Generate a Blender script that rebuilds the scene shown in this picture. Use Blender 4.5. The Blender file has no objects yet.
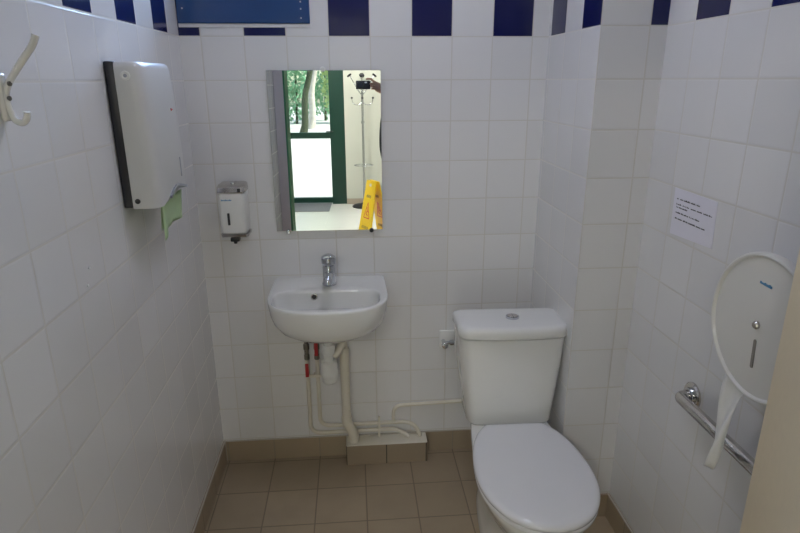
import bpy, bmesh, math, random
from mathutils import Vector, Matrix, Euler
from math import sin, cos, pi, radians, sqrt

rnd = random.Random(7)
scene = bpy.context.scene
COL = scene.collection

# ------------------------------------------------------------------ dimensions
S = 0.15            # wall tile pitch
BAND = 1.755        # lower edge of the blue and white border
RX = 1.5404         # right wall
PX, PY = 1.3364, -0.4753   # pier: left face, front face
FY = -2.06          # inner face of the front wall
FYO = -2.20         # outer face of the front wall (lobby side)
LY = -6.12          # far wall of the lobby
H = 2.52            # ceiling height

# ------------------------------------------------------------------ object helpers
def link(name, me, mat=None, parent=None):
    o = bpy.data.objects.new(name, me)
    COL.objects.link(o)
    if mat is not None and me is not None:
        mats = mat if isinstance(mat, (list, tuple)) else [mat]
        for m in mats:
            me.materials.append(m)
    if parent is not None:
        o.parent = parent
    return o

def obj(name, bm, mat, parent=None, smooth=True, angle=35):
    me = bpy.data.meshes.new(name)
    bmesh.ops.recalc_face_normals(bm, faces=bm.faces[:])
    bm.to_mesh(me); bm.free()
    if smooth:
        for p in me.polygons: p.use_smooth = True
        try: me.set_sharp_from_angle(angle=radians(angle))
        except Exception: pass
    return link(name, me, mat, parent)

def tag(o, label, cat, group=None, kind=None):
    o['label'] = label; o['category'] = cat
    if group: o['group'] = group
    if kind: o['kind'] = kind
    return o

def thing(name, label, cat, loc=(0, 0, 0), rotz=0, group=None):
    o = bpy.data.objects.new(name, None); COL.objects.link(o)
    o.empty_display_size = 0.05
    o.location = loc; o.rotation_euler = (0, 0, rotz)
    return tag(o, label, cat, group)

def struct(o):
    o['kind'] = 'structure'; return o

def copy_tree(o, parent=None):
    c = o.copy(); COL.objects.link(c); c.parent = parent
    for ch in list(o.children): copy_tree(ch, c)
    return c

# ------------------------------------------------------------------ mesh helpers
def box(bm, x0, x1, y0, y1, z0, z1, bev=0.0, seg=2):
    r = bmesh.ops.create_cube(bm, size=1.0)
    vs = r['verts']
    for v in vs:
        v.co = Vector((x0 + (v.co.x + .5) * (x1 - x0), y0 + (v.co.y + .5) * (y1 - y0), z0 + (v.co.z + .5) * (z1 - z0)))
    if bev > 0:
        es = list({e for v in vs for e in v.link_edges})
        bmesh.ops.bevel(bm, geom=es, offset=bev, segments=seg, affect='EDGES', profile=.5)
    return vs

def ring(bm, pts):
    return [bm.verts.new(p) for p in pts]

def bridge(bm, a, b):
    n = len(a); fs = []
    for i in range(n):
        j = (i + 1) % n
        try: fs.append(bm.faces.new((a[i], a[j], b[j], b[i])))
        except ValueError: pass
    return fs

def loft(bm, rings, cap0=True, cap1=True):
    rs = [ring(bm, r) for r in rings]
    for a, b in zip(rs, rs[1:]): bridge(bm, a, b)
    if cap0: bm.faces.new(rs[0])
    if cap1: bm.faces.new(rs[-1])
    return rs

def frame_of(d):
    d = Vector(d).normalized()
    up = Vector((0, 0, 1)) if abs(d.z) < .9 else Vector((0, 1, 0))
    a = d.cross(up).normalized(); b = d.cross(a).normalized()
    return a, b

def cyl(bm, p0, p1, r0, r1=None, n=24, cap=True):
    p0, p1 = Vector(p0), Vector(p1)
    r1 = r0 if r1 is None else r1
    a, b = frame_of(p1 - p0)
    R = lambda p, r: [p + a * (r * cos(2 * pi * i / n)) + b * (r * sin(2 * pi * i / n)) for i in range(n)]
    return loft(bm, [R(p0, r0), R(p1, r1)], cap, cap)

def lathe(bm, prof, o=(0, 0, 0), axis=(0, 0, 1), n=32):
    """prof: list of (radius, height along axis)"""
    o = Vector(o); ax = Vector(axis).normalized(); a, b = frame_of(ax)
    rs = []
    for r, h in prof:
        if r < 1e-5: rs.append([bm.verts.new(o + ax * h)])
        else: rs.append(ring(bm, [o + ax * h + a * (r * cos(2 * pi * i / n)) + b * (r * sin(2 * pi * i / n)) for i in range(n)]))
    for p, q in zip(rs, rs[1:]):
        if len(p) == 1 and len(q) == 1: continue
        if len(p) == 1:
            for i in range(n): bm.faces.new((p[0], q[i], q[(i + 1) % n]))
        elif len(q) == 1:
            for i in range(n): bm.faces.new((p[i], p[(i + 1) % n], q[0]))
        else: bridge(bm, p, q)
    if len(rs[0]) > 1: bm.faces.new(rs[0])
    if len(rs[-1]) > 1: bm.faces.new(rs[-1])

def fillet(pts, rad, n=6):
    """round the corners of a polyline"""
    pts = [Vector(p) for p in pts]; out = [pts[0]]
    for i in range(1, len(pts) - 1):
        a, p, c = pts[i - 1], pts[i], pts[i + 1]
        r = rad[i - 1] if isinstance(rad, (list, tuple)) else rad
        r = min(r, (a - p).length * .49, (c - p).length * .49)
        q0 = p + (a - p).normalized() * r; q1 = p + (c - p).normalized() * r
        for k in range(n + 1):
            t = k / n
            out.append(q0 * (1 - t) ** 2 + p * (2 * t * (1 - t)) + q1 * t ** 2)
    out.append(pts[-1]); return out

def tube(bm, pts, r, n=14, cap=True, flat=None):
    pts = [Vector(p) for p in pts]
    rad = r if isinstance(r, (list, tuple)) else [r] * len(pts)
    rings = []; a = None
    for i, p in enumerate(pts):
        d = (pts[min(i + 1, len(pts) - 1)] - pts[max(i - 1, 0)]).normalized()
        if a is None: a, b = frame_of(d)
        else:
            a = (a - d * a.dot(d)).normalized(); b = d.cross(a).normalized()
        rings.append([p + a * (rad[i] * cos(2 * pi * k / n)) + b * (rad[i] * sin(2 * pi * k / n)) for k in range(n)])
    loft(bm, rings, cap, cap)

def rrect(cx, cy, hx, hy, r, z, n=6):
    """rounded rectangle outline at height z"""
    out = []
    for sx, sy, a0 in ((1, 1, 0), (-1, 1, 90), (-1, -1, 180), (1, -1, 270)):
        for k in range(n + 1):
            a = radians(a0 + 90 * k / n)
            out.append((cx + sx * (hx - r) + r * cos(a), cy + sy * (hy - r) + r * sin(a), z))
    return out

def polar(inside, cx, cy, n=96):
    """outline of a region seen from an inner point, by angle"""
    out = []
    for k in range(n):
        a = 2 * pi * k / n; dx, dy = cos(a), sin(a); lo, hi = 0.0, 1.5
        for _ in range(40):
            m = (lo + hi) / 2
            if inside(cx + dx * m, cy + dy * m): lo = m
            else: hi = m
        out.append((cx + dx * lo, cy + dy * lo))
    return out

# ------------------------------------------------------------------ materials
class N:
    def __init__(s, mat):
        s.t = mat.node_tree; s.n = s.t.nodes; s.l = s.t.links
    def new(s, typ, **kw):
        n = s.n.new(typ)
        for k, v in kw.items(): setattr(n, k, v)
        return n
    def put(s, sock, v):
        if hasattr(v, 'links') or isinstance(v, bpy.types.NodeSocket): s.l.new(v, sock)
        else: sock.default_value = v
    def math(s, op, a, b=0.0, c=0.0):
        n = s.new('ShaderNodeMath', operation=op)
        for i, v in enumerate((a, b, c)): s.put(n.inputs[i], v)
        return n.outputs[0]
    def mix(s, f, a, b):
        n = s.new('ShaderNodeMix', data_type='RGBA')
        s.put(n.inputs[0], f); s.put(n.inputs[6], a); s.put(n.inputs[7], b)
        return n.outputs[2]
    def smooth(s, v, a, b, lo=0., hi=1.):
        n = s.new('ShaderNodeMapRange', interpolation_type='SMOOTHSTEP')
        s.put(n.inputs[0], v); s.put(n.inputs[1], a); s.put(n.inputs[2], b); s.put(n.inputs[3], lo); s.put(n.inputs[4], hi)
        return n.outputs[0]

def c4(c): return (c[0], c[1], c[2], 1.0)

def mat(name, col, rough=.5, metal=0., var=.0, scale=20., bump=0., coat=0., spec=.5, trans=0., emit=None):
    m = bpy.data.materials.new(name); m.use_nodes = True
    g = N(m); b = g.n['Principled BSDF']
    b.inputs['Roughness'].default_value = rough; b.inputs['Metallic'].default_value = metal
    b.inputs['Coat Weight'].default_value = coat; b.inputs['Coat Roughness'].default_value = .06
    b.inputs['Specular IOR Level'].default_value = spec
    b.inputs['Transmission Weight'].default_value = trans
    tc = g.new('ShaderNodeTexCoord')
    nz = g.new('ShaderNodeTexNoise'); nz.inputs['Scale'].default_value = scale; nz.inputs['Detail'].default_value = 3
    g.l.new(tc.outputs['Object'], nz.inputs['Vector'])
    lo = tuple(x * (1 - var) for x in col); hi = tuple(min(1, x * (1 + var)) for x in col)
    g.l.new(g.mix(nz.outputs['Fac'], c4(lo), c4(hi)), b.inputs['Base Color'])
    if bump > 0:
        bp = g.new('ShaderNodeBump'); bp.inputs['Strength'].default_value = .5; bp.inputs['Distance'].default_value = bump
        g.l.new(nz.outputs['Fac'], bp.inputs['Height']); g.l.new(bp.outputs['Normal'], b.inputs['Normal'])
    if emit:
        b.inputs['Emission Color'].default_value = c4(emit[0]); b.inputs['Emission Strength'].default_value = emit[1]
    return m

def tile_mat(name, ax, u0, v0, pu, pv, col, grout, gw=.003, rough=.13, blue=None, var=.03, coat=.0, wav=.0006, dirt=None, edge=.004, hgt_h=.00045):
    """glazed tiles laid on a world grid; ax = the two in-plane axes; blue = (parity, row)"""
    m = bpy.data.materials.new(name); m.use_nodes = True
    g = N(m); b = g.n['Principled BSDF']
    geo = g.new('ShaderNodeNewGeometry'); sep = g.new('ShaderNodeSeparateXYZ')
    g.l.new(geo.outputs['Position'], sep.inputs[0])
    U = g.math('DIVIDE', g.math('SUBTRACT', sep.outputs[ax[0]], u0), pu)
    V = g.math('DIVIDE', g.math('SUBTRACT', sep.outputs[ax[1]], v0), pv)
    def dist(q, p):
        f = g.math('FRACT', q)
        return g.math('MULTIPLY', g.math('MINIMUM', f, g.math('SUBTRACT', 1.0, f)), p)
    d = g.math('MINIMUM', dist(U, pu), dist(V, pv))
    tile = g.smooth(d, gw * .5, gw * .5 + .0012)
    fu, fv = g.math('FLOOR', U), g.math('FLOOR', V)
    cmb = g.new('ShaderNodeCombineXYZ'); g.l.new(fu, cmb.inputs[0]); g.l.new(fv, cmb.inputs[1])
    wn = g.new('ShaderNodeTexWhiteNoise', noise_dimensions='3D'); g.l.new(cmb.outputs[0], wn.inputs['Vector'])
    lo = tuple(x * (1 - var) for x in col); hi = tuple(min(1, x * (1 + var)) for x in col)
    base = g.mix(wn.outputs['Value'], c4(lo), c4(hi))
    if dirt:
        nz = g.new('ShaderNodeTexNoise'); nz.inputs['Scale'].default_value = dirt[0]; nz.inputs['Detail'].default_value = 5
        g.l.new(geo.outputs['Position'], nz.inputs['Vector'])
        base = g.mix(g.smooth(nz.outputs['Fac'], .35, .75, 0., dirt[2]), base, c4(dirt[1]))
    if blue:
        par = g.math('FLOORED_MODULO', g.math('ADD', fu, float(blue[0])), 2.0)
        isb = g.math('MULTIPLY', g.math('LESS_THAN', par, .5), g.math('COMPARE', fv, float(blue[1]), .1))
        base = g.mix(isb, base, (.005, .008, .075, 1))
    g.l.new(g.mix(tile, c4(grout), base), b.inputs['Base Color'])
    b.inputs['Specular IOR Level'].default_value = .5
    g.l.new(g.mix(tile, (.7, .7, .7, 1), (rough, rough, rough, 1)), b.inputs['Roughness'])
    b.inputs['Coat Weight'].default_value = coat; b.inputs['Coat Roughness'].default_value = .05
    hgt = g.smooth(d, gw * .3, gw * .5 + edge)
    n2 = g.new('ShaderNodeTexNoise'); n2.inputs['Scale'].default_value = 9; n2.inputs['Detail'].default_value = 1
    g.l.new(geo.outputs['Position'], n2.inputs['Vector'])
    hh = g.math('ADD', g.math('MULTIPLY', hgt, hgt_h), g.math('MULTIPLY', n2.outputs['Fac'], wav))
    bp = g.new('ShaderNodeBump'); bp.inputs['Strength'].default_value = 1.0; bp.inputs['Distance'].default_value = 1.0
    g.l.new(hh, bp.inputs['Height']); g.l.new(bp.outputs['Normal'], b.inputs['Normal'])
    return m

WT = (.74, .735, .735); GR = (.63, .61, .57)
kw = dict(pu=S, pv=S, col=WT, grout=GR)
M_back = tile_mat('white_wall_tile_back', (0, 2), .075, BAND, blue=(1, 0), **kw)
M_left = tile_mat('white_wall_tile_left', (1, 2), -.1307, BAND, blue=(1, 0), **kw)
M_right = tile_mat('white_wall_tile_right', (1, 2), -.4713, BAND, blue=(0, 0), **kw)
M_pierf = tile_mat('white_wall_tile_pier_front', (0, 2), PX, BAND, blue=(1, 0), **kw)
M_piers = tile_mat('white_wall_tile_pier_side', (1, 2), PY, BAND, blue=(0, 0), **kw)
M_front = tile_mat('white_wall_tile_front', (0, 2), .075, BAND, blue=(1, 0), **kw)
FT = (.36, .285, .195); FG = (.22, .175, .125)
M_floor = tile_mat('brown_floor_tile', (0, 1), .02, -.03, .199, .2, FT, FG, gw=.004, rough=.42, var=.05, wav=.0008, dirt=(7., (.29, .23, .16), .5), edge=.002)
M_skx = tile_mat('brown_skirting_tile_back', (0, 2), .02, -.2, .199, .5, FT, (.3, .26, .2), gw=.004, rough=.4, var=.05, edge=.002)
M_sky = tile_mat('brown_skirting_tile_side', (1, 2), -.03, -.2, .2, .5, FT, (.3, .26, .2), gw=.004, rough=.4, var=.05, edge=.002)
M_bxf = tile_mat('brown_boxing_tile', (0, 2), .5375, -.2, .174, .5, (.30, .24, .17), (.05, .04, .03), gw=.003, rough=.4, var=.03, edge=.002)
M_lfloor = tile_mat('pale_lobby_floor_tile', (0, 1), .1, -.1, .4, .4, (.72, .72, .70), (.45, .44, .42), gw=.005, rough=.22, var=.02)
M_caulk = mat('grey_sealant', (.46, .43, .38), .5)
M_cream = mat('cream_wall_paint', (.56, .56, .50), .7, var=.03, scale=3)
M_ceil = mat('white_ceiling_paint', (.8, .8, .8), .8, var=.02)
M_beige = mat('beige_door_laminate', (.74, .62, .42), .5, var=.04, scale=60)
M_frame = mat('taupe_frame_paint', (.50, .43, .42), .5, var=.04)
M_green = mat('green_gloss_paint', (.02, .15, .06), .65, var=.08, scale=4)
M_dgreen = mat('dark_green_frame_paint', (.003, .035, .022), .35, var=.1, scale=4)
M_teal = mat('dark_teal_window_metal', (.010, .055, .19), .22, var=.1, scale=5, coat=.3)
M_porc = mat('white_porcelain', (.76, .76, .74), .08, var=.01, coat=.4)
M_seat = mat('white_seat_plastic', (.76, .76, .78), .13, var=.01, coat=.15)
M_chrome = mat('chrome', (.62, .64, .68), .12, 1.0, var=.05)
M_steel = mat('brushed_steel', (.58, .56, .53), .2, 1.0, var=.12, scale=40)
M_dark = mat('dark_hole', (.03, .03, .03), .5)
M_black = mat('black_plastic', (.012, .012, .016), .35, var=.1)
M_wplas = mat('white_plastic', (.74, .74, .71), .3, var=.02)
M_cplas = mat('cream_pipe_paint', (.70, .66, .56), .4, var=.05, scale=14)
M_red = mat('red_lever_coating', (.42, .02, .025), .35, var=.15)
M_brass = mat('tarnished_brass', (.20, .19, .16), .35, .8, var=.3, scale=60)
M_grey = mat('grey_plastic', (.33, .35, .40), .3, var=.05)
M_greypale = mat('pale_grey_print', (.52, .54, .58), .4)
M_blue = mat('blue_print', (.10, .28, .48), .4)
M_redp = mat('red_print', (.6, .05, .05), .4)
M_ink = mat('black_ink', (.06, .06, .07), .6)
M_paper = mat('white_paper', (.76, .75, .82), .8, var=.02)
M_gtowel = mat('pale_green_paper', (.46, .62, .36), .85, var=.08, scale=18)
M_tissue = mat('white_tissue', (.86, .86, .85), .9, var=.04, scale=25)
M_caddy = mat('ivory_plastic', (.70, .69, .66), .3, var=.01, coat=.2)
M_glint = mat('white_screw_glint', (.92, .92, .92), .15)  # white colour stands in for the glint of the metal screw heads
M_disp = mat('pale_grey_white_plastic', (.60, .60, .585), .28, var=.01, coat=.2)
M_hook = mat('off_white_hook_plastic', (.72, .70, .64), .22, var=.03, coat=.3)
M_yellow = mat('yellow_plastic', (.85, .56, .01), .35, var=.05)
M_mat = mat('grey_mat_fibre', (.17, .18, .20), .95, var=.2, scale=120)
M_skin = mat('skin', (.36, .20, .15), .5, var=.06)
M_shirt = mat('dark_cotton', (.02, .022, .03), .8, var=.2)
M_jean = mat('dark_denim', (.03, .04, .07), .85, var=.2)
M_hair = mat('dark_brown_hair', (.03, .02, .012), .5, var=.3, scale=80)
M_grass = mat('sunlit_gravel', (.72, .70, .62), .95, var=.08, scale=2)
M_bark = mat('pale_bark', (.55, .50, .42), .9, var=.3, scale=6, bump=.02)
M_barkd = mat('dark_ivy_bark', (.05, .065, .03), .9, var=.4, scale=8, bump=.02)
M_leaf = mat('green_leaves', (.30, .52, .20), .6, var=.4, scale=3)
M_leafy = mat('yellow_green_leaves', (.50, .62, .26), .6, var=.4, scale=3)
M_leafb = mat('blue_green_leaves', (.22, .46, .26), .6, var=.4, scale=3)

M_mirror = bpy.data.materials.new('silvered_mirror_glass'); M_mirror.use_nodes = True
b_ = M_mirror.node_tree.nodes['Principled BSDF']
b_.inputs['Base Color'].default_value = (.84, .87, .85, 1); b_.inputs['Metallic'].default_value = 1; b_.inputs['Roughness'].default_value = 0.0

def glass_mat(name, tint=(.96, .98, .97), rough=0.0):
    m = bpy.data.materials.new(name); m.use_nodes = True
    g = N(m); g.n.remove(g.n['Principled BSDF'])
    tr = g.new('ShaderNodeBsdfTransparent'); tr.inputs[0].default_value = c4(tint)
    gl = g.new('ShaderNodeBsdfGlossy'); gl.inputs['Roughness'].default_value = rough
    fr = g.new('ShaderNodeFresnel'); fr.inputs[0].default_value = 1.45
    mx = g.new('ShaderNodeMixShader')
    g.l.new(fr.outputs[0], mx.inputs[0]); g.l.new(tr.outputs[0], mx.inputs[1]); g.l.new(gl.outputs[0], mx.inputs[2])
    g.l.new(mx.outputs[0], g.n['Material Output'].inputs[0])
    return m
M_glass = glass_mat('clear_door_glass')
M_wglass = glass_mat('window_glass', (.9, .95, .97))

# ------------------------------------------------------------------ the room shell
def sbox(name, m, *boxes, bev=0):
    bm = bmesh.new()
    for q in boxes: box(bm, *q, bev=bev)
    return struct(obj(name, bm, m, smooth=False))

WX0, WX1, WZ0, WZ1 = .004, .462, 1.797, 2.34        # window opening in the back wall
sbox('wall_back', M_back,
     (-.12, WX0, 0, .2, -.1, H), (WX1, RX + .12, 0, .2, -.1, H),
     (WX0, WX1, 0, .2, -.1, WZ0), (WX0, WX1, 0, .2, WZ1, H))
sbox('wall_left', M_left, (-.12, 0, FY, 0, -.1, H))
sbox('wall_right', M_right, (RX, RX + .12, FY, 0, -.1, H))
bm = bmesh.new()
box(bm, PX, RX, PY, 0, 0, H)
bm.normal_update()
for f in bm.faces: f.material_index = 1 if abs(f.normal.x) > .5 else 0
p_ = obj('wall_pier', bm, [M_pierf, M_piers], smooth=False); struct(p_)

# front wall with the doorway
DX0, DX1, DZ = .066, .99, 2.06
bm = bmesh.new()
for q in ((-1.8, DX0, FYO, FY, -.1, H), (DX1, 2.3, FYO, FY, -.1, H), (DX0, DX1, FYO, FY, DZ, H)):
    box(bm, *q)
bm.normal_update()
for f in bm.faces: f.material_index = 0 if f.normal.y > .5 else 1
struct(obj('wall_front', bm, [M_front, M_cream], smooth=False))
# the frame: a taupe architrave towards the toilet, green lining in the reveal
bm = bmesh.new()
box(bm, .002, DX0, FY, FY + .012, 0, DZ + .06); box(bm, DX1, DX1 + .06, FY, FY + .012, 0, DZ + .06)
box(bm, DX0, DX1, FY, FY + .012, DZ, DZ + .06)
struct(obj('trim_1', bm, M_frame, smooth=False))
bm = bmesh.new()
box(bm, DX0, DX0 + .012, FYO - .01, FY + .012, 0, DZ - .012); box(bm, DX1 - .012, DX1, FYO - .01, FY + .012, 0, DZ - .012)
box(bm, DX0, DX1, FYO - .01, FY + .012, DZ - .012, DZ)
struct(obj('trim_2', bm, M_green, smooth=False))

sbox('floor', M_floor, (-.12, RX + .12, FYO, .2, -.1, 0))
sbox('ceiling', M_ceil, (-.12, RX + .12, FYO, .2, H, H + .1))

SK = .009; SH = .099
sbox('baseboard_back', [M_skx], (0, PX, -SK, 0, 0, SH))
sbox('baseboard_left', [M_sky], (0, SK, FY + .012, -SK, 0, SH))
sbox('baseboard_right', [M_sky], (RX - SK, RX, FY + .012, PY, 0, SH))
sbox('baseboard_pier', [M_skx], (PX - SK, RX - SK, PY - SK, PY, 0, SH), (PX - SK, PX, PY, -SK, 0, SH))
struct(obj('trim_5', (lambda b: (box(b, WX0, WX1 + .004, -.0035, 0, WZ0 - .0125, WZ0), b)[1])(bmesh.new()), mat('white_sill_paint', (.72, .72, .72), .5), smooth=False))
# sealant beads on top of and at the foot of the skirting
bm = bmesh.new()
cyl(bm, (0, -SK * .7, SH), (PX, -SK * .7, SH), .0035, n=8)
cyl(bm, (SK * .7, FY + .02, SH), (SK * .7, 0, SH), .0035, n=8)
cyl(bm, (RX - SK * .7, FY + .02, SH), (RX - SK * .7, PY, SH), .0035, n=8)
cyl(bm, (SK, -SK, 0), (SK, -SK, SH), .003, n=8)
struct(obj('trim_3', bm, M_caulk))
# low boxing where the pipes go down: tiled front, painted top
bm = bmesh.new()
box(bm, .537, .891, -.086, -SK, 0, .098, bev=.002, seg=1)
bm.normal_update()
for f in bm.faces: f.material_index = 1 if f.normal.z > .7 else 0
struct(obj('trim_4', bm, [M_bxf, M_cplas], smooth=False))

# ------------------------------------------------------------------ high window, dark teal frame
bm = bmesh.new()
fy0, fy1 = -.010, .10
box(bm, WX0, WX1, fy0, fy1, WZ0, WZ0 + .085, bev=.003, seg=1)
box(bm, WX0, WX1, fy0, fy1, WZ1 - .05, WZ1, bev=.003, seg=1)
box(bm, WX0, WX0 + .035, fy0, fy1, WZ0 + .085, WZ1 - .05); box(bm, WX1 - .05, WX1, fy0, fy1, WZ0 + .085, WZ1 - .05)
wf = struct(obj('window_1', bm, M_teal, smooth=False))
bm = bmesh.new(); box(bm, WX0 + .035, WX1 - .05, .03, .036, WZ0 + .085, WZ1 - .05)
obj('window_pane', bm, M_wglass, wf, smooth=False)
bm = bmesh.new()
for x, z in ((WX0 + .02, 1.845), (WX1 - .03, 1.815), (WX1 - .03, 1.845), (WX1 - .03, 1.868)):
    cyl(bm, (x, fy0, z), (x, fy0 - .002, z), .0028, n=10)
obj('frame_screw', bm, M_greypale, wf)

# ------------------------------------------------------------------ the open door leaf
hx, hy, ex, ey = .985, -2.035, 1.325, -1.405
L = sqrt((ex - hx) ** 2 + (ey - hy) ** 2)
bm = bmesh.new(); box(bm, 0, L, -.04, 0, .012, 2.04, bev=.002, seg=1)
door = struct(obj('door_1', bm, M_beige, smooth=False))
door.location = (hx, hy, 0); door.rotation_euler = (0, 0, math.atan2(ey - hy, ex - hx))
for s in (1, -1):
    bm = bmesh.new(); y0 = 0 if s > 0 else -.04
    cyl(bm, (L - .06, y0, 1.02), (L - .06, y0 + s * .035, 1.02), .01)
    tube(bm, fillet([(L - .06, y0 + s * .034, 1.02), (L - .075, y0 + s * .036, 1.02), (L - .18, y0 + s * .034, 1.02)], .01), .008)
    cyl(bm, (L - .06, y0, 1.02), (L - .06, y0 + s * .006, 1.02), .025)
    if s < 0: obj('door_handle', bm, M_steel, door)
    else: bm.free()

# ------------------------------------------------------------------ mirror
cam_loc = Vector((.599, -2.273, 1.606))
mn = Vector((-.016, -1.0, .008)).normalized()
mz = Vector((0, 0, 1)); mx_ = mn.cross(mz).normalized() * -1
mz = mx_.cross(mn).normalized() * -1
if mz.z < 0: mz = -mz
if mx_.x < 0: mx_ = -mx_
mroot = thing('wall_mirror', 'frameless rectangular mirror above the washbasin, reflecting a green glazed door', 'mirror', (.5035, -.0135, 1.3405))
mroot.rotation_euler = Matrix((mx_, -mn, mz)).transposed().to_euler()
bm = bmesh.new(); box(bm, -.2075, .2075, 0, .004, -.2995, .2995, bev=.0008, seg=1)
bm.normal_update()
obj('mirror_glass', bm, M_mirror, mroot, smooth=False)
def clip(x, z, m):
    bm = bmesh.new(); lathe(bm, [(.009, .009), (.009, -.004), (.007, -.008), (.0, -.009)], (x, 0, z), (0, 1, 0), n=20)
    obj('mirror_clip', bm, m, mroot)
clip(-.163, -.3015, M_chrome); clip(.163, -.3015, M_black); clip(-.003, .3025, M_wplas)

# ------------------------------------------------------------------ washbasin
wb = thing('washbasin', 'small white wall-hung washbasin with one chrome tap', 'washbasin', (.481, 0, .845))
BX, BH = .495, .2175
def outer_in(x, y):
    if y > -.004: return False
    dx = abs(x - BX)
    if y > -.215: return dx < BH + .004 * sin(max(0, -y) / .215 * pi / 2) 
    yy = (-.215 - y) / .182
    return (dx / (BH + .004)) ** 2.5 + yy ** 2.3 < 1
def open_in(x, y):
    dx, dy = (x - .489) / .196, (y + .254) / .100
    return abs(dx) ** 4.0 + abs(dy) ** (4.0 if dy > 0 else 2.9) < 1
CXo, CYo = .489, -.252
oo = polar(outer_in, CXo, CYo, 128); ii = polar(open_in, CXo, CYo, 128)
def scl(pts, sx, sy, z, cx=BX, cy=-.004): return [(cx + (x - cx) * sx, cy + (y - cy) * sy, z) for x, y in pts]
def blend(t, z): return [(a[0] * (1 - t) + b[0] * t, a[1] * (1 - t) + b[1] * t, z) for a, b in zip(oo, ii)]
def sclb(pts, s, z): return [(.489 + (x - .489) * s, -.252 + (y + .252) * s, z) for x, y in pts]
Z = .845
rings = [scl(oo, .10, .35, Z - .168), scl(oo, .24, .52, Z - .1665), scl(oo, .46, .69, Z - .159), scl(oo, .68, .84, Z - .142), scl(oo, .85, .93, Z - .115),
         scl(oo, .935, .97, Z - .085), scl(oo, .975, .988, Z - .055), scl(oo, .99, .995, Z - .028), scl(oo, 1.0, 1.0, Z - .010), scl(oo, .999, .999, Z - .0035), scl(oo, .993, .993, Z),
         blend(.35, Z + .0005), blend(.80, Z), blend(.95, Z - .001), blend(1.0, Z - .005), sclb(ii, .985, Z - .016), sclb(ii, .955, Z - .05), sclb(ii, .88, Z - .09), sclb(ii, .72, Z - .118),
         sclb(ii, .42, Z - .132), sclb(ii, .13, Z - .138)]
bm = bmesh.new(); loft(bm, [[(x - .481, y, z - .845) for x, y, z in r] for r in rings])
obj('basin', bm, M_porc, wb, angle=60)
bm = bmesh.new(); lathe(bm, [(.022, 0), (.022, .003), (.016, .004), (.014, .001), (0, .001)], (.008, -.252, -.138))
obj('drain_ring', bm, M_chrome, wb)
# overflow in the rear slope of the bowl
bm = bmesh.new(); lathe(bm, [(.0125, -.006), (.0125, .003), (.0085, .004), (.008, .001), (0, .001)], (-.042, -.1625, -.026), (0, -1, .22), n=24)
ov = obj('overflow_ring', bm, M_steel, wb)
bm = bmesh.new(); lathe(bm, [(.0085, .0), (.0085, .0028), (0, .0028)], (-.042, -.1625, -.026), (0, -1, .22), n=20)
obj('overflow_hole', bm, M_dark, ov)
# tap: squat body, short spout towards the user, lever cap
tx, ty = .014, -.098
bm = bmesh.new()
lathe(bm, [(.027, 0), (.027, .006), (.0235, .01), (.0235, .072), (.022, .079), (.0, .08)], (tx, ty, .0))
fa = obj('faucet', bm, M_chrome, wb)
bm = bmesh.new()
tube(bm, fillet([(tx, ty, .04), (tx, ty - .055, .052), (tx, ty - .105, .052), (tx, ty - .108, .038)], .012), [.017] * 2 + [.0165] * 14 + [.0135] * 2, n=18)
obj('spout', bm, M_chrome, fa)
bm = bmesh.new()
lathe(bm, [(.02, .079), (.026, .085), (.0285, .102), (.026, .114), (.015, .121), (0, .122)], (tx, ty, 0))
rings = []
for t, w, h, zz in ((0, .024, .008, .109), (.3, .027, .008, .113), (.65, .0265, .007, .121), (.95, .0225, .005, .128), (1.0, .014, .003, .1295)):
    y = ty - .0 - .062 * t
    rings.append([(tx + w * cos(a) , y, zz + h * sin(a)) for a in [2 * pi * k / 20 for k in range(20)]])
loft(bm, rings)
obj('lever', bm, M_chrome, fa)

# ------------------------------------------------------------------ drain: bottle trap and waste pipe
dp = thing('waste_pipe', 'thick cream waste pipe with white bottle trap under the basin', 'pipe', (.487, -.13, .10))
ox, oy, oz = .487, -.13, .10
bx, by = .481, -.12
bm = bmesh.new()
lathe(bm, [(.016, .676 - oz), (.016, .60 - oz), (.024, .60 - oz), (.026, .585 - oz), (.026, .562 - oz), (.020, .558 - oz), (.020, .53 - oz), (.032, .526 - oz), (.033, .51 - oz), (.033, .485 - oz), (.0355, .481 - oz),
           (.0355, .465 - oz), (.032, .461 - oz), (.030, .437 - oz), (.022, .428 - oz), (0, .426 - oz)], (bx - ox, by - oy, 0), n=28)
obj('bottle_trap', bm, M_wplas, dp)
bm = bmesh.new()
tube(bm, fillet([(bx - ox + .02, by - oy, .545 - oz), (.518 - ox, -.115 - oy, .56 - oz), (.538 - ox, -.075 - oy, .585 - oz), (.543 - ox, -.047 - oy, .55 - oz), (.542 - ox, -.047 - oy, .5 - oz)], .02), .0155, n=16)
obj('trap_arm', bm, M_cplas, dp)
bm = bmesh.new()
pp = fillet([(.542 - ox, -.047 - oy, .545 - oz), (.542 - ox, -.047 - oy, .190 - oz), (.569 - ox, -.053 - oy, .145 - oz), (.573 - ox, -.053 - oy, .098 - oz)], .03)
tube(bm, pp, .0195, n=20)
obj('down_pipe', bm, M_cplas, dp)
bm = bmesh.new()
tube(bm, fillet([(.542 - ox, -.047 - oy, .220 - oz), (.543 - ox, -.047 - oy, .190 - oz), (.569 - ox, -.053 - oy, .145 - oz), (.573 - ox, -.053 - oy, .115 - oz)], .028), .0225, n=20)
obj('pipe_elbow', bm, M_cplas, dp)

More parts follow.
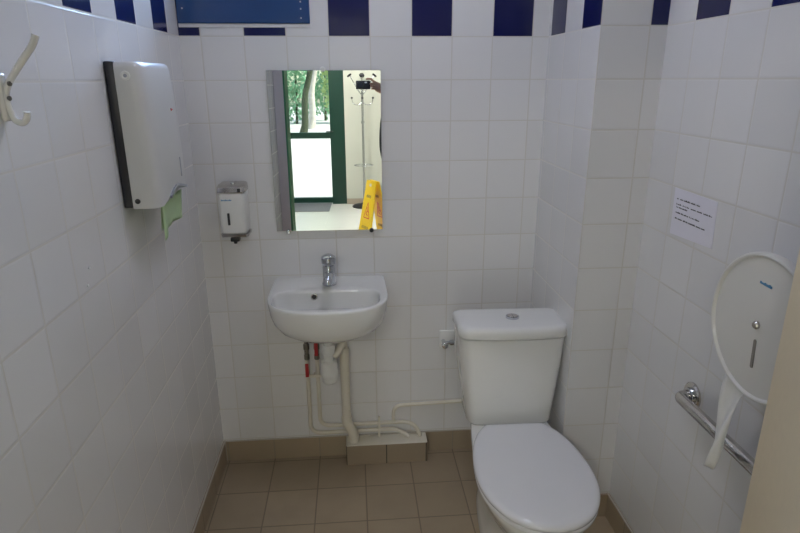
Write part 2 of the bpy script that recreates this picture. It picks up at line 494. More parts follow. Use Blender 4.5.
# ------------------------------------------------------------------ supply pipes
def supply(label, xv, zt, zb, xe, yoff, handle_z, branch=False, ye=-.03):
    t = thing('supply_pipe', label, 'pipe', (xv, yoff, zb), group=None)
    q = lambda *p: (p[0] - xv, p[1] - yoff, p[2] - zb)
    bm = bmesh.new()
    tube(bm, fillet([q(xv, yoff, zt - .115), q(xv, yoff, zb), q(xe - .06, yoff, zb + .003), q(xe - .02, yoff - .014, zb - .012), q(xe, yoff - .024, .098)], [.05, .03, .02], n=8), .0088, n=14)
    obj('pipe', bm, M_cplas, t)
    bm = bmesh.new()
    lathe(bm, [(.0095, zt - .12 - zb), (.0115, zt - .118 - zb), (.0115, zt - .098 - zb), (.009, zt - .096 - zb), (.0095, zt - .075 - zb), (.0125, zt - .072 - zb), (.0125, zt - .05 - zb), (.008, zt - .045 - zb), (.0065, zt + .035 - zb)], (0, 0, 0), n=14)
    cyl(bm, (0, 0, zt - .085 - zb), (0, -.022, zt - .085 - zb), .006, n=12)
    v = obj('valve', bm, M_brass, t)
    bm = bmesh.new()
    z0, z1 = handle_z
    box(bm, -.0075, .0075, -.029, -.021, z0 - zb, z1 - zb, bev=.003, seg=2)
    obj('valve_lever', bm, M_red, v)
    if branch:
        bm = bmesh.new()
        tube(bm, fillet([q(.747, yoff, zb), q(.747, yoff, .243), q(1.10, yoff, .252), q(1.10, -.003, .252)], [.05, .012], n=8), .008, n=14)
        obj('branch_pipe', bm, M_cplas, t)
    return t
supply('cream supply pipe with hanging red lever, left of the two under the basin', .384, .603, .124, .815, -.0135, (.413, .475))
supply('cream supply pipe with raised red lever and a branch towards the toilet', .426, .603, .158, .865, -.0135, (.510, .568), True)
# clips that hold the pipes
def pclip(label, x0, x1, z0, z1):
    bm = bmesh.new(); cx, cz = (x0 + x1) / 2, (z0 + z1) / 2
    box(bm, x0 - cx, x1 - cx, -.030, -.024, z0 - cz, z1 - cz, bev=.001, seg=1)
    box(bm, -.004, .004, -.026, 0, -.004, .004)
    o = obj('pipe_clip', bm, M_cplas, smooth=False); o.location = (cx, 0, cz)
    return tag(o, label, 'pipe clip')
pclip('horizontal cream clip across two upright pipes below the red levers', .374, .452, .405, .415)
pclip('upright cream clip over the two pipes running along the wall', .678, .688, .1, .2)

# ------------------------------------------------------------------ stop valve by the cistern
sv = thing('stop_valve', 'chrome stop valve on a white wall plate beside the cistern', 'valve', (.975, 0, .545))
bm = bmesh.new(); box(bm, -.028, .035, -.012, 0, -.03, .045, bev=.003); obj('wall_plate', bm, M_wplas, sv)
bm = bmesh.new()
cyl(bm, (-.012, -.01, .0), (-.012, -.055, .0), .0085, n=18)
lathe(bm, [(.007, 0), (.0135, .001), (.0135, .016), (.010, .018), (0, .018)], (-.012, -.05, 0), (0, -1, 0), n=8)
cyl(bm, (-.012, -.04, .002), (.022, -.04, .004), .0075, n=16); cyl(bm, (.012, -.04, .003), (.028, -.04, .004), .0115, n=6)
obj('valve_body', bm, M_chrome, sv)
bm = bmesh.new(); tube(bm, fillet([(.02, -.04, .004), (.065, -.045, .004), (.075, -.12, .004), (.075, -.2485, .01)], .03), .0062, n=12)
obj('hose', bm, M_wplas, sv)

# ------------------------------------------------------------------ toilet (built along its own axis, front = -y)
to = thing('toilet', 'white close-coupled toilet with closed lid standing by the tiled pier', 'toilet', (1.155, -.245, 0), radians(-1.5))
def bowed(hx, y0, y1, bow, z, r=.03, n=10):
    """back straight at y0, front bowed to y1"""
    pts = []
    # start front right corner going along the front to the left
    m = 28
    for k in range(m + 1):
        u = 1 - 2 * k / m
        a = abs(u)
        yy = y1 + bow * a ** 2.2
        if a > .86:
            yy += ((a - .86) / .14) ** 2 * r
        pts.append((hx * u, yy, z))
    pts += [(-hx, y1 + bow + r + .02, z), (-hx, y0 - .02, z)]
    for k in range(5):
        a = radians(180 - 90 * k / 4); pts.append((-hx + .02 + .02 * cos(a), y0 - .02 + .02 * sin(a), z))
    for k in range(5):
        a = radians(90 - 90 * k / 4); pts.append((hx - .02 + .02 * cos(a), y0 - .02 + .02 * sin(a), z))
    pts += [(hx, y0 - .02, z), (hx, y1 + bow + r + .02, z)]
    return pts
bm = bmesh.new()
loft(bm, [bowed(.133, -.035, -.185, .012, .392, .03), bowed(.150, -.03, -.196, .012, .396, .032), bowed(.158, -.028, -.2, .012, .406, .03), bowed(.163, -.02, -.2, .014, .46),
          bowed(.175, -.012, -.199, .016, .55), bowed(.185, -.008, -.198, .018, .64), bowed(.190, -.006, -.197, .018, .70), bowed(.1925, -.006, -.197, .018, .734), bowed(.186, -.012, -.190, .018, .7365)])
ci = obj('cistern', bm, M_porc, to, angle=50)
bm = bmesh.new()
loft(bm, [bowed(.184, -.012, -.188, .018, .738), bowed(.190, -.006, -.197, .02, .7405), bowed(.1965, 0, -.205, .02, .742), bowed(.1975, .002, -.206, .02, .746), bowed(.198, .002, -.207, .021, .764), bowed(.196, .0, -.205, .021, .773), bowed(.191, -.004, -.2, .021, .779),
          bowed(.183, -.01, -.191, .021, .782), bowed(.172, -.018, -.182, .021, .783)])
cl = obj('cistern_lid', bm, M_porc, to, angle=50)
bm = bmesh.new(); lathe(bm, [(.024, .781), (.024, .789), (.021, .7905), (.0195, .7895), (0, .7895)], (.008, -.10, 0), n=32)
fb = obj('flush_button', bm, M_chrome, cl)
bm = bmesh.new()
for s in (-1, 1):
    pts = [(.008 + s * (.0015 + .0165 * cos(a)), -.10 + .017 * sin(a)) for a in [pi * k / 14 - pi / 2 for k in range(15)]]
    loft(bm, [[(x, y, .7895) for x, y in pts], [(x, y, .7915) for x, y in pts]])
obj('button_half', bm, M_steel, fb)

def egg(hw, yc, front, rear, z, p_front=2.0, p_rear=2.5, yclip=None, n=96, cx=0.):
    out = []
    for k in range(n):
        a = 2 * pi * k / n
        c, s = cos(a), sin(a)
        p = p_front if s < 0 else p_rear
        r = (abs(c) ** p + abs(s) ** p) ** (-1 / p)
        x, y = cx + hw * r * c, yc + (front if s < 0 else rear) * r * s
        if yclip is not None: y = min(y, yclip)
        out.append((x, y, z))
    return out
# pan with the shelf under the cistern and a waisted pedestal
def pan_ring(hw, yc, front, yback, hwb, z, n=96):
    out = []
    for k in range(n):
        a = 2 * pi * k / n; c, s = cos(a), sin(a)
        if s < 0:
            out.append((hw * c, yc + front * s, z))
        else:
            # sides run back to the shelf and close square with soft corners
            r = (abs(c) ** 5 + abs(s) ** 5) ** (-1 / 5)
            x, y = r * c, r * s
            t = min(1, max(0, y))
            w = hw + (hwb - hw) * (3 * t * t - 2 * t * t * t)
            out.append((w * x, yc + (yback - yc) * y, z))
    return out
bm = bmesh.new()
loft(bm, [pan_ring(.115, -.32, .165, -.03, .10, 0), pan_ring(.118, -.32, .17, -.03, .10, .012), pan_ring(.108, -.32, .16, -.03, .095, .04), pan_ring(.10, -.335, .16, -.03, .09, .10),
          pan_ring(.102, -.36, .19, -.03, .09, .17), pan_ring(.12, -.40, .24, -.025, .10, .24), pan_ring(.15, -.455, .262, -.02, .12, .31), pan_ring(.168, -.48, .265, -.02, .135, .36),
          pan_ring(.1725, -.49, .262, -.02, .14, .385), pan_ring(.168, -.49, .258, -.022, .138, .3925), pan_ring(.13, -.49, .2, -.05, .11, .3935)])
obj('pan', bm, M_porc, to, angle=60)
yb = -.240
seat_out = lambda d, z: egg(.1836 - d, -.515, .243 - d, .32 - d, z, 2.05, 2.2, yb - d)
seat_in = lambda d, z: egg(.112 + d, -.53, .165 + d, .15 + d, z, 2.05, 2.2)
bm = bmesh.new()
rs = [ring(bm, r) for r in (seat_out(.004, .396), seat_out(0, .400), seat_out(0, .410), seat_out(.004, .4135), seat_in(.003, .4135), seat_in(0, .410), seat_in(0, .400), seat_in(.003, .396))]
for a, b in zip(rs, rs[1:] + rs[:1]): bridge(bm, a, b)
obj('seat', bm, M_seat, to, angle=50)
bm = bmesh.new()
loft(bm, [seat_out(.003, .4155), seat_out(-.0015, .418), seat_out(-.002, .426), seat_out(.001, .431), seat_out(.007, .4355), seat_out(.016, .4378), seat_out(.03, .439), seat_out(.06, .4405), seat_out(.12, .4415)])
obj('seat_lid', bm, M_seat, to, angle=60)
for s in (-1, 1):
    bm = bmesh.new(); lathe(bm, [(.012, .392), (.012, .411), (.009, .413), (0, .413)], (s * .075, -.232, 0), n=20)
    obj('seat_hinge', bm, M_wplas, to)

# ------------------------------------------------------------------ paper towel dispenser on the left wall
# local: u = along -y (towards the viewer positive), built in world then shifted
ptd = thing('paper_towel_dispenser', 'white paper towel dispenser with black back edge on the left wall', 'dispenser', (0, -.58, 1.47))
def pt(x, y, z): return (x, y + .58, z - 1.47)
YN, YF = -.716, -.436
bm = bmesh.new(); box(bm, 0.001, .0245, YN - .58 + 1.16, YF + .58, 1.288 - 1.47, 1.652 - 1.47, bev=.004, seg=2)
obj('back_plate', bm, M_black, ptd)
def cover_prof(z):
    """depth and corner rounding of the cover at height z"""
    t = (z - 1.28) / .37
    return .098 - .012 * t + .006 * sin(pi * t)
def cover_ring(z, zn=None, zf=None, inset=0.0, n=26):
    d = cover_prof(z) - inset
    pts = []
    y0, y1 = YN + inset + .001, YF - inset
    # near side goes out from the back plate, rounds into the bowed front and back at the far side
    pro = [(0.0, 0.0), (.0, .25), (.0, .5), (.01, .72), (.04, .86), (.10, .945), (.2, .985), (.35, 1.0), (.5, 1.005), (.65, 1.0), (.8, .985), (.9, .95), (.96, .87), (.99, .73), (1, .5), (1, .25), (1, 0)]
    for u, w in pro:
        y = y0 + (y1 - y0) * u
        # lower edge is cut in a wave: high at the near side of the front, low lip at far side
        zz = z
        if zn is not None:
            zz = z + zn(u)
        pts.append(pt(.0245 + (d - .0245) * w, y, zz))
    return pts
bm = bmesh.new()
cut = lambda u: .003 + .040 * (0.5 - .5 * cos(pi * min(1, max(0, (u - .04) / .5)))) - .026 * max(0, u - .55) / .45
zs = [1.283, 1.287, 1.33, 1.40, 1.47, 1.54, 1.60, 1.635]
rs = []
for z in zs:
    k = max(0, 1 - (z - 1.283) / .10)
    rs.append(cover_ring(z, (lambda u, k=k: cut(u) * k)))
rs.append(cover_ring(1.646, None, None, .003)); rs.append(cover_ring(1.651, None, None, .009))
R_ = [ring(bm, r) for r in rs]
for a, b in zip(R_, R_[1:]):
    for i in range(len(a) - 1): bm.faces.new((a[i], a[i + 1], b[i + 1], b[i]))
bm.faces.new(R_[-1])
bm.faces.new(R_[0])
bm.faces.new([r[0] for r in R_][::-1]); bm.faces.new([r[-1] for r in R_])
cv = obj('cover', bm, M_disp, ptd, angle=40)
# dark lower lip that shows under the far half of the cover
bm = bmesh.new()
lip = []
for k in range(11):
    u = .28 + .70 * k / 10; y = YN + (YF - YN) * u
    w = 1.0 if u < .85 else 1.0 - ((u - .85) / .15) ** 2 * .3
    lip.append((.0245 + (.1 - .0245) * w, y, 1.283 + cut(u)))
loft(bm, [[pt(.03, p[1], p[2] - .004) for p in lip] + [pt(p[0] + .003, p[1], p[2] - .006) for p in lip[::-1]],
          [pt(.03, p[1], p[2] + .002) for p in lip] + [pt(p[0] + .003, p[1], p[2] + .001) for p in lip[::-1]]])
obj('lower_lip', bm, M_grey, ptd, smooth=False)
def front_x(y, z):
    return cover_prof(z)
# lock button near the top, screw at the lower corner, tiny red mark, level slot
bm = bmesh.new(); lathe(bm, [(.0115, -.004), (.0115, .0025), (.0095, .0035), (.007, .0032), (.0062, .0012), (0, .0012)], pt(.050, -.7145, 1.618), (.12, -1, 0), n=28)
lk = obj('lock', bm, M_wplas, ptd)
bm = bmesh.new(); lathe(bm, [(.0042, .0), (.0042, .003), (0, .003)], pt(.050, -.7145, 1.618), (.12, -1, 0), n=18)
obj('keyhole', bm, M_grey, lk)
bm = bmesh.new(); lathe(bm, [(.0068, -.003), (.0068, .002), (.004, .0035), (0, .0035)], pt(.038, -.7155, 1.306), (.1, -1, 0), n=20)
obj('corner_screw', bm, M_black, ptd)
bm = bmesh.new(); xx = front_x(0, 1.53) + .0012
for (a, b_, c, d) in ((-.528, -.522, 1.525, 1.532), (-.521, -.509, 1.5275, 1.5292)):
    box(bm, xx - .004, xx, a + .58, b_ + .58, c - 1.47, d - 1.47)
obj('logo_mark', bm, M_redp, ptd, smooth=False)
bm = bmesh.new(); xx = front_x(0, 1.35) + .001
box(bm, xx - .004, xx, -.512 + .58, -.508 + .58, 1.34 - 1.47, 1.395 - 1.47)
obj('level_slot', bm, M_grey, ptd, smooth=False)
# green paper towel hanging out
bm = bmesh.new()
def sheet(y0, y1, z_top, z_bot, x_top, x_bot, ph):
    rows = []
    for i in range(9):
        t = i / 8
        row = []
        for j in range(13):
            u = j / 12
            y = y0 + (y1 - y0) * (u * (1 - .18 * t) + (.02 * t))
            x = x_top + (x_bot - x_top) * t + .006 * sin(u * 7 + ph) * t + .004 * sin(u * 13 + ph * 2) * t
            z = z_top + (z_bot - z_top) * t - .045 * t * (1 - u) + .012 * sin(u * 4 + ph) * t
            row.append(bm.verts.new((x, y + .50, z - 1.26)))
        rows.append(row)
    for a, b in zip(rows, rows[1:]):
        for i in range(12): bm.faces.new((a[i], a[i + 1], b[i + 1], b[i]))
sheet(-.655, -.455, 1.292, 1.222, .078, .070, .4)
sheet(-.62, -.44, 1.292, 1.236, .066, .056, 2.1)
gt = obj('paper_towel', bm, M_gtowel, angle=180); gt.location = (0, -.50, 1.26)
md = gt.modifiers.new('thick', 'SOLIDIFY'); md.thickness = .0012
tag(gt, 'pale green folded paper towel hanging out of the towel dispenser', 'paper towel')

# ------------------------------------------------------------------ soap dispenser on the back wall
sd = thing('soap_dispenser', 'small white and chrome soap dispenser on the back wall beside the mirror', 'dispenser', (.148, 0, 1.13))
bm = bmesh.new()
def sr(z, d, hx, r=.014): 
    pts = rrect(0, -d / 2, hx, d / 2, r, z, 5); return pts
loft(bm, [sr(-.077, .090, .043), sr(-.07, .096, .046), sr(.0, .098, .048), sr(.077, .098, .0495), sr(.080, .097, .049)])
sb = obj('body', bm, M_wplas, sd)
bm = bmesh.new()
loft(bm, [sr(.0805, .100, .0505), sr(.084, .101, .051), sr(.101, .095, .0505), sr(.107, .075, .049), sr(.110, .055, .044)])
tc_ = obj('top_cover', bm, M_steel, sd)
bm = bmesh.new(); lathe(bm, [(.0085, 0), (.0085, .006), (.004, .008), (0, .008)], (.003, -.052, .108), (0, -.15, 1), n=18); obj('lock_knob', bm, M_chrome, tc_)
bm = bmesh.new(); box(bm, .026, .037, -.103, -.099, .084, .098, bev=.001, seg=1); obj('cover_notch', bm, M_black, tc_, smooth=False)
bm = bmesh.new(); box(bm, -.0185, -.0095, -.0995, -.094, -.04, .006, bev=.0015, seg=1); obj('level_window', bm, M_dark, sd, smooth=False)
bm = bmesh.new()
for k in range(8):
    x = -.036 + k * .0048; h = .0042 if k % 3 else .0055
    box(bm, x, x + .0036, -.0992, -.094, .052, .052 + h)
obj('logo_lettering', bm, M_blue, sd, smooth=False)
bm = bmesh.new()
loft(bm, [sr(-.0955, .06, .03, .012), sr(-.088, .088, .05), sr(-.0775, .094, .0525)])
obj('base_tray', bm, M_steel, sd)
bm = bmesh.new(); box(bm, -.020, .014, -.078, -.045, -.110, -.094, bev=.004); cyl(bm, (-.004, -.062, -.108), (-.004, -.062, -.12), .008, .006, n=16)
obj('nozzle', bm, M_black, sd)

# ------------------------------------------------------------------ coat hook, near left
ch = thing('coat_hook', 'white double coat hook screwed high on the left wall', 'hook', (0, -1.176, 1.575))
def hp(x, y, z): return (x, y + 1.165, z - 1.575)
bm = bmesh.new()
box(bm, .001, .011, -.0145, .0095, 1.540 - 1.575, 1.620 - 1.575, bev=.005, seg=3)
obj('mounting_plate', bm, M_hook, ch)
bm = bmesh.new()
up = fillet([hp(.008, -1.166, 1.575), hp(.016, -1.166, 1.60), hp(.030, -1.155, 1.625), hp(.060, -1.145, 1.666), hp(.066, -1.143, 1.681)], .02)
tube(bm, up, [.0052 + .001 * (i / len(up)) for i in range(len(up))], n=16)
obj('upper_prong', bm, M_hook, ch)
bm = bmesh.new()
lo_ = fillet([hp(.008, -1.166, 1.60), hp(.012, -1.168, 1.565), hp(.020, -1.172, 1.541), hp(.036, -1.178, 1.536), hp(.046, -1.181, 1.545), hp(.048, -1.182, 1.556)], .016)
tube(bm, lo_, .0054, n=16)
obj('lower_prong', bm, M_hook, ch)
for z in (1.602, 1.578):
    bm = bmesh.new(); lathe(bm, [(.0042, 0), (.0042, .003), (0, .0035)], hp(.0198 if z > 1.59 else .0145, -1.1675, z), (1, -.3, 0), n=14)
    obj('screw', bm, M_brass, ch)

# ------------------------------------------------------------------ notice taped on the right wall
npx = RX - .0012
bm = bmesh.new()
f_ = [bm.verts.new((0, y + .745, z - 1.235)) for y, z in ((-.640, 1.303), (-.848, 1.300), (-.853, 1.176), (-.643, 1.166))]
fc = bm.faces.new(f_); r_ = bmesh.ops.extrude_face_region(bm, geom=[fc])
for v in r_['geom']:
    if isinstance(v, bmesh.types.BMVert): v.co.x += .001
nt = obj('paper_notice', bm, M_paper, smooth=False); nt.location = (npx, -.745, 1.235)
tag(nt, 'white paper notice with printed lines taped to the right wall', 'notice')
bm = bmesh.new()
lines = [(1.274, [(-.657, -.774)], .0046), (1.258, [(-.657, -.684), (-.691, -.722), (-.733, -.757), (-.763, -.786), (-.795, -.832)], .0042), (1.2495, [(-.659, -.714)], .0042),
         (1.234, [(-.658, -.779)], .0044), (1.217, [(-.659, -.812)], .0046)]
for z, words, h in lines:
    for a, b_ in words:
        y = a
        while y > b_:
            w = rnd.choice((.0018, .0024, .0030)); hh = h * rnd.choice((.6, .65, .7, .95))
            if rnd.random() > .14:
                bx0 = bm.verts
                box(bm, -.0004, .0, y - w + .745, y + .745, z - h * .5 - 1.235, z - h * .5 + hh - 1.235)
            y -= w + .0006
obj('printed_lines', bm, M_ink, nt, smooth=False)

# ------------------------------------------------------------------ toilet paper dispenser on the right wall
tp = thing('toilet_paper_dispenser', 'round white jumbo toilet paper dispenser above the grab bar', 'dispenser', (RX, -1.224, 1.115))
bm = bmesh.new()
lathe(bm, [(.098, .001), (.102, .01), (.112, .088), (.112, .098)], (0, 0, 0), (-1, 0, 0), n=72); obj('case', bm, M_wplas, tp, angle=40)
bm = bmesh.new()
lathe(bm, [(.110, .094), (.150, .097), (.1555, .100), (.1575, .106), (.1575, .116), (.1555, .1205), (.1525, .122), (.1495, .121), (.1475, .1175), (.1465, .1155), (.10, .1165), (0, .1172)], (0, 0, 0), (-1, 0, 0), n=96)
obj('cover', bm, M_caddy, tp, angle=28)
bm = bmesh.new(); lathe(bm, [(.0085, .115), (.0085, .122), (.006, .125), (0, .125)], (0, .004, .005), (-1, 0, 0), n=20); obj('lock', bm, M_steel, tp)
bm = bmesh.new()
def slot(bm, y0, z0, y1, z1, w, x0, x1):
    d = Vector((0, y1 - y0, z1 - z0)).normalized(); s_ = Vector((0, -d.z, d.y)) * (w / 2)
    pts = []
    for k in range(9): 
        a = pi * k / 8; pts.append(Vector((0, y0, z0)) + s_ * cos(a) - d * (w / 2) * sin(a))
    for k in range(9):
        a = pi * k / 8; pts.append(Vector((0, y1, z1)) - s_ * cos(a) + d * (w / 2) * sin(a))
    loft(bm, [[(x0, p.y, p.z) for p in pts], [(x1, p.y, p.z) for p in pts]])
slot(bm, .001, -.030, -.002, -.086, .0075, -.113, -.1185)
obj('level_slot', bm, mat('slot_grey', (.22, .20, .18), .5), tp, smooth=False)
bm = bmesh.new()
for k in range(8):
    y = .019 - k * .0044; h = .0035 if k % 3 else .005
    box(bm, -.1182, -.114, y - .0035, y, .092 - k * .0002, .092 + h)
obj('logo_lettering', bm, M_blue, tp, smooth=False)
# paper tail, twisted, in front of the bar
bm = bmesh.new()
def tail(pts, wid, ph):
    prev = None
    for i, (p, w) in enumerate(zip(pts, wid)):
        row = []
        for j in range(7):
            u = j / 6 - .5
            row.append(bm.verts.new((p[0] + .010 * sin(u * 6 + ph + i * .35), p[1] - u * w + 1.16, p[2] + .004 * sin(u * 9 + i) - .9)))
        if prev:
            for k in range(6): bm.faces.new((prev[k], prev[k + 1], row[k + 1], row[k]))
        prev = row
def lerp(a, b, t): return a + (b - a) * t
tail([(lerp(1.462, 1.435, t), lerp(-1.152, -1.133, t), lerp(.978, .712, t)) for t in [k / 14 for k in range(15)]], [lerp(.085, .022, (k / 14) ** .8) for k in range(15)], .3)
tl = obj('toilet_paper', bm, M_tissue, angle=180); tl.location = (0, -1.16, .9)
md = tl.modifiers.new('thick', 'SOLIDIFY'); md.thickness = .0006
tag(tl, 'white strip of toilet paper hanging from the round dispenser over the bar', 'toilet paper')

# ------------------------------------------------------------------ grab bar
gb = thing('grab_bar', 'stainless steel grab bar on the right wall below the paper dispenser', 'grab bar', (RX, -.879, .753))
bm = bmesh.new()
tube(bm, fillet([(-.006, 0, 0), (-.043, 0, 0), (-.043, -.52, 0), (-.006, -.52, 0)], .026, n=8), .0158, n=22)
obj('bar', bm, M_steel, gb, angle=60)
for y in (0, -.52):
    bm = bmesh.new(); lathe(bm, [(.038, .001), (.038, .006), (.034, .010), (.018, .011), (.018, .02), (0, .02)], (0, y, 0), (-1, 0, 0), n=36)
    fl = obj('flange', bm, M_steel, gb, angle=40)
    bm = bmesh.new(); lathe(bm, [(.0235, .010), (.0235, .018), (.0165, .019), (.0155, .01)], (0, y, 0), (-1, 0, 0), n=30)
    obj('collar', bm, M_chrome, fl)

# two screw heads left on the left wall tiles
for y, z, lab in ((-.965, 1.205, 'upper of two tiny shiny screw heads on the left wall'), (-.985, 1.17, 'lower of two tiny shiny screw heads on the left wall')):
    bm = bmesh.new(); lathe(bm, [(.0035, .0005), (.0035, .002), (.002, .0035), (0, .0035)], (0, 0, 0), (1, 0, 0), n=14)
    o = obj('screw_head', bm, M_glint); o.location = (0, y, z); tag(o, lab, 'screw')

# ------------------------------------------------------------------ lobby behind the camera (seen in the mirror)
LX0, LX1, LH = -1.8, 2.3, 2.52
sbox('floor_lobby', M_lfloor, (LX0 - .1, LX1 + .1, LY - .25, FYO, -.1, 0))
sbox('ceiling_lobby', M_ceil, (LX0 - .1, LX1 + .1, LY - .25, FYO, LH, LH + .1))
sbox('wall_lobby_left', M_cream, (LX0 - .1, LX0, LY, FYO, -.1, LH))
sbox('wall_lobby_right', M_cream, (LX1, LX1 + .1, LY, FYO, -.1, LH))
EX0, EX1, EZ = -.92, .31, 2.25       # outer door opening
sbox('wall_far', M_cream, (LX0 - .1, EX0, LY - .25, LY, -.1, LH), (EX1, LX1 + .1, LY - .25, LY, -.1, LH), (EX0, EX1, LY - .25, LY, EZ, LH))
sbox('baseboard_far', mat('taupe_skirting', (.40, .34, .28), .5), (EX1, LX1, LY, LY + .012, 0, .08))
bm = bmesh.new()
gx0, gx1 = -.78, .105
box(bm, EX0, gx0, LY - .10, LY - .02, 0, EZ); box(bm, gx1, EX1, LY - .10, LY - .02, 0, EZ)
box(bm, gx0, gx1, LY - .10, LY - .02, 0.02, .09); box(bm, gx0, gx1, LY - .10, LY - .02, EZ - .1, EZ)
box(bm, gx0, gx1, LY - .10, LY - .02, .925, 1.005)
d2 = struct(obj('door_2', bm, M_dgreen, smooth=False))
for z0, z1 in ((.09, .925), (1.005, EZ - .1)):
    bm = bmesh.new(); box(bm, gx0, gx1, LY - .063, LY - .057, z0, z1); obj('door_pane', bm, M_glass, d2, smooth=False)
bm = bmesh.new(); cyl(bm, (.135, LY - .02, 1.02), (.135, LY + .03, 1.02), .009); tube(bm, [(.135, LY + .03, 1.02), (.05, LY + .032, 1.02)], .008)
obj('door_handle', bm, M_dark, d2)

bm = bmesh.new(); box(bm, -.45, .45, -.29, .29, 0.001, .012, bev=.004)
o = obj('doormat', bm, M_mat); o.location = (-.36, -5.88, 0); tag(o, 'grey doormat on the pale floor inside the green glazed door', 'doormat')

cr = thing('coat_rack', 'chrome coat stand with round black knobs against the cream wall', 'coat rack', (.565, -5.90, 0))
bm = bmesh.new(); lathe(bm, [(.17, .001), (.175, .012), (.15, .03), (.05, .045), (.03, .06), (0, .06)], n=40); obj('base', bm, M_black, cr)
bm = bmesh.new(); cyl(bm, (0, 0, .05), (0, 0, 1.60), .0155, n=20); lathe(bm, [(.022, 1.14), (.022, 1.17)], n=20); obj('pole', bm, M_chrome, cr)
bm = bmesh.new(); 
tube(bm, [(.13 * cos(a), .13 * sin(a), .58) for a in [2 * pi * k / 32 for k in range(33)]], .004, n=8, cap=False)
for a in (0, pi / 2, pi, 3 * pi / 2): tube(bm, [(0, 0, .58), (.13 * cos(a), .13 * sin(a), .58)], .004, n=8)
obj('umbrella_ring', bm, M_chrome, cr)
for k in range(4):
    a = 2 * pi * k / 4
    c, s = cos(a), sin(a)
    bm = bmesh.new(); tube(bm, fillet([(0, 0, 1.50), (.05 * c, .05 * s, 1.56), (.155 * c, .155 * s, 1.745)], .04), .005, n=10)
    h_ = obj('hook_arm', bm, M_chrome, cr)
    bm = bmesh.new(); lathe(bm, [(0, -.004), (.03, .0), (.034, .012), (.028, .022), (0, .026)], (.16 * c, .16 * s, 1.748), (c * .6, s * .6, .8), n=20); obj('knob', bm, M_black, h_)
    bm = bmesh.new(); tube(bm, fillet([(0, 0, 1.42), (.06 * c, .06 * s, 1.37), (.13 * c, .13 * s, 1.40), (.14 * c, .14 * s, 1.46)], .04), .0045, n=10)
    h_ = obj('hook_arm', bm, M_chrome, cr)
    bm = bmesh.new(); lathe(bm, [(.0, -.012), (.014, -.005), (.016, .006), (0, .018)], (.141 * c, .141 * s, 1.468), n=14); obj('knob', bm, M_black, h_)

# A-frame sign
ws = thing('wet_floor_sign', 'yellow folding wet floor warning sign standing on the lobby floor', 'sign', (.685, -4.02, 0), radians(62))
def panel(sgn):
    """one leaf of the A-frame: outer face turned to sgn*y"""
    bm = bmesh.new()
    hz = .64; sp = .11
    def P(x, t, off): 
        # t along the leaf from top (0) to foot (1)
        return (x, sgn * (.012 + sp * t) + sgn * off * .97, hz * (1 - t) + off * .24)
    outl = [(-.10, 0), (.10, 0), (.145, 1), (.06, 1), (.045, .93), (-.045, .93), (-.06, 1), (-.145, 1)]
    holes = None
    loft(bm, [[P(x, t, 0) for x, t in outl], [P(x, t, .012) for x, t in outl]])
    return bm, P
for sgn in (1, -1):
    bm, P = panel(sgn)
    pa = obj('leaf', bm, M_yellow, ws, smooth=False)
    def strip(bm, pts, w, off):
        q = .001 if off > 0 else -.001
        for (x0, t0), (x1, t1) in zip(pts, pts[1:]):
            a, b_ = Vector(P(x0, t0, off)), Vector(P(x1, t1, off)); n_ = Vector(P(x0, t0, off + q)) - a
            d = (b_ - a).normalized(); s_ = d.cross(n_.normalized()).normalized() * w / 2
            loft(bm, [[a + s_, a - s_, b_ - s_, b_ + s_], [v + n_ for v in (a + s_, a - s_, b_ - s_, b_ + s_)]])
    for off in (.0125, -.0015):
        bm = bmesh.new()
        strip(bm, [(-.06, .62), (0, .36), (.06, .62), (-.06, .62)], .010, off)
        strip(bm, [(-.012, .44), (.004, .5), (-.018, .55), (.02, .58)], .012, off); strip(bm, [(.004, .5), (.03, .52)], .008, off)
        obj('warning_pictogram', bm, M_redp, pa, smooth=False)
        for t0, ww in ((.24, .10), (.76, .15)):
            bm = bmesh.new(); n_ = 9
            for k in range(n_):
                x = -ww / 2 + ww * k / n_
                strip(bm, [(x, t0), (x, t0 + .045)], .004, off); strip(bm, [(x, t0 + (.0 if k % 2 else .022)), (x + ww / n_ * .6, t0 + (.0 if k % 2 else .022))], .005, off)
            obj('lettering', bm, M_ink, pa, smooth=False)
    bm = bmesh.new(); strip(bm, [(-.022, .07), (.022, .07)], .03, .0125)
    obj('hand_slot', bm, M_caddy, pa, smooth=False)

# ------------------------------------------------------------------ the photographer with a compact camera
def skin_mesh(verts, edges, radii, root=0, sub=2):
    me = bpy.data.meshes.new('tmp'); me.from_pydata([tuple(v) for v in verts], edges, [])
    o = bpy.data.objects.new('tmp', me); COL.objects.link(o)
    o.modifiers.new('s', 'SKIN'); 
    sv_ = me.skin_vertices[0].data
    for i, r in enumerate(radii):
        sv_[i].radius = r if isinstance(r, tuple) else (r, r)
        sv_[i].use_root = (i == root)
    o.modifiers['s'].use_smooth_shade = True
    m2 = o.modifiers.new('u', 'SUBSURF'); m2.levels = sub; m2.render_levels = sub
    dg = bpy.context.evaluated_depsgraph_get(); dg.update()
    out = bpy.data.meshes.new_from_object(o.evaluated_get(dg))
    bpy.data.objects.remove(o)
    for p in out.polygons: p.use_smooth = True
    return out

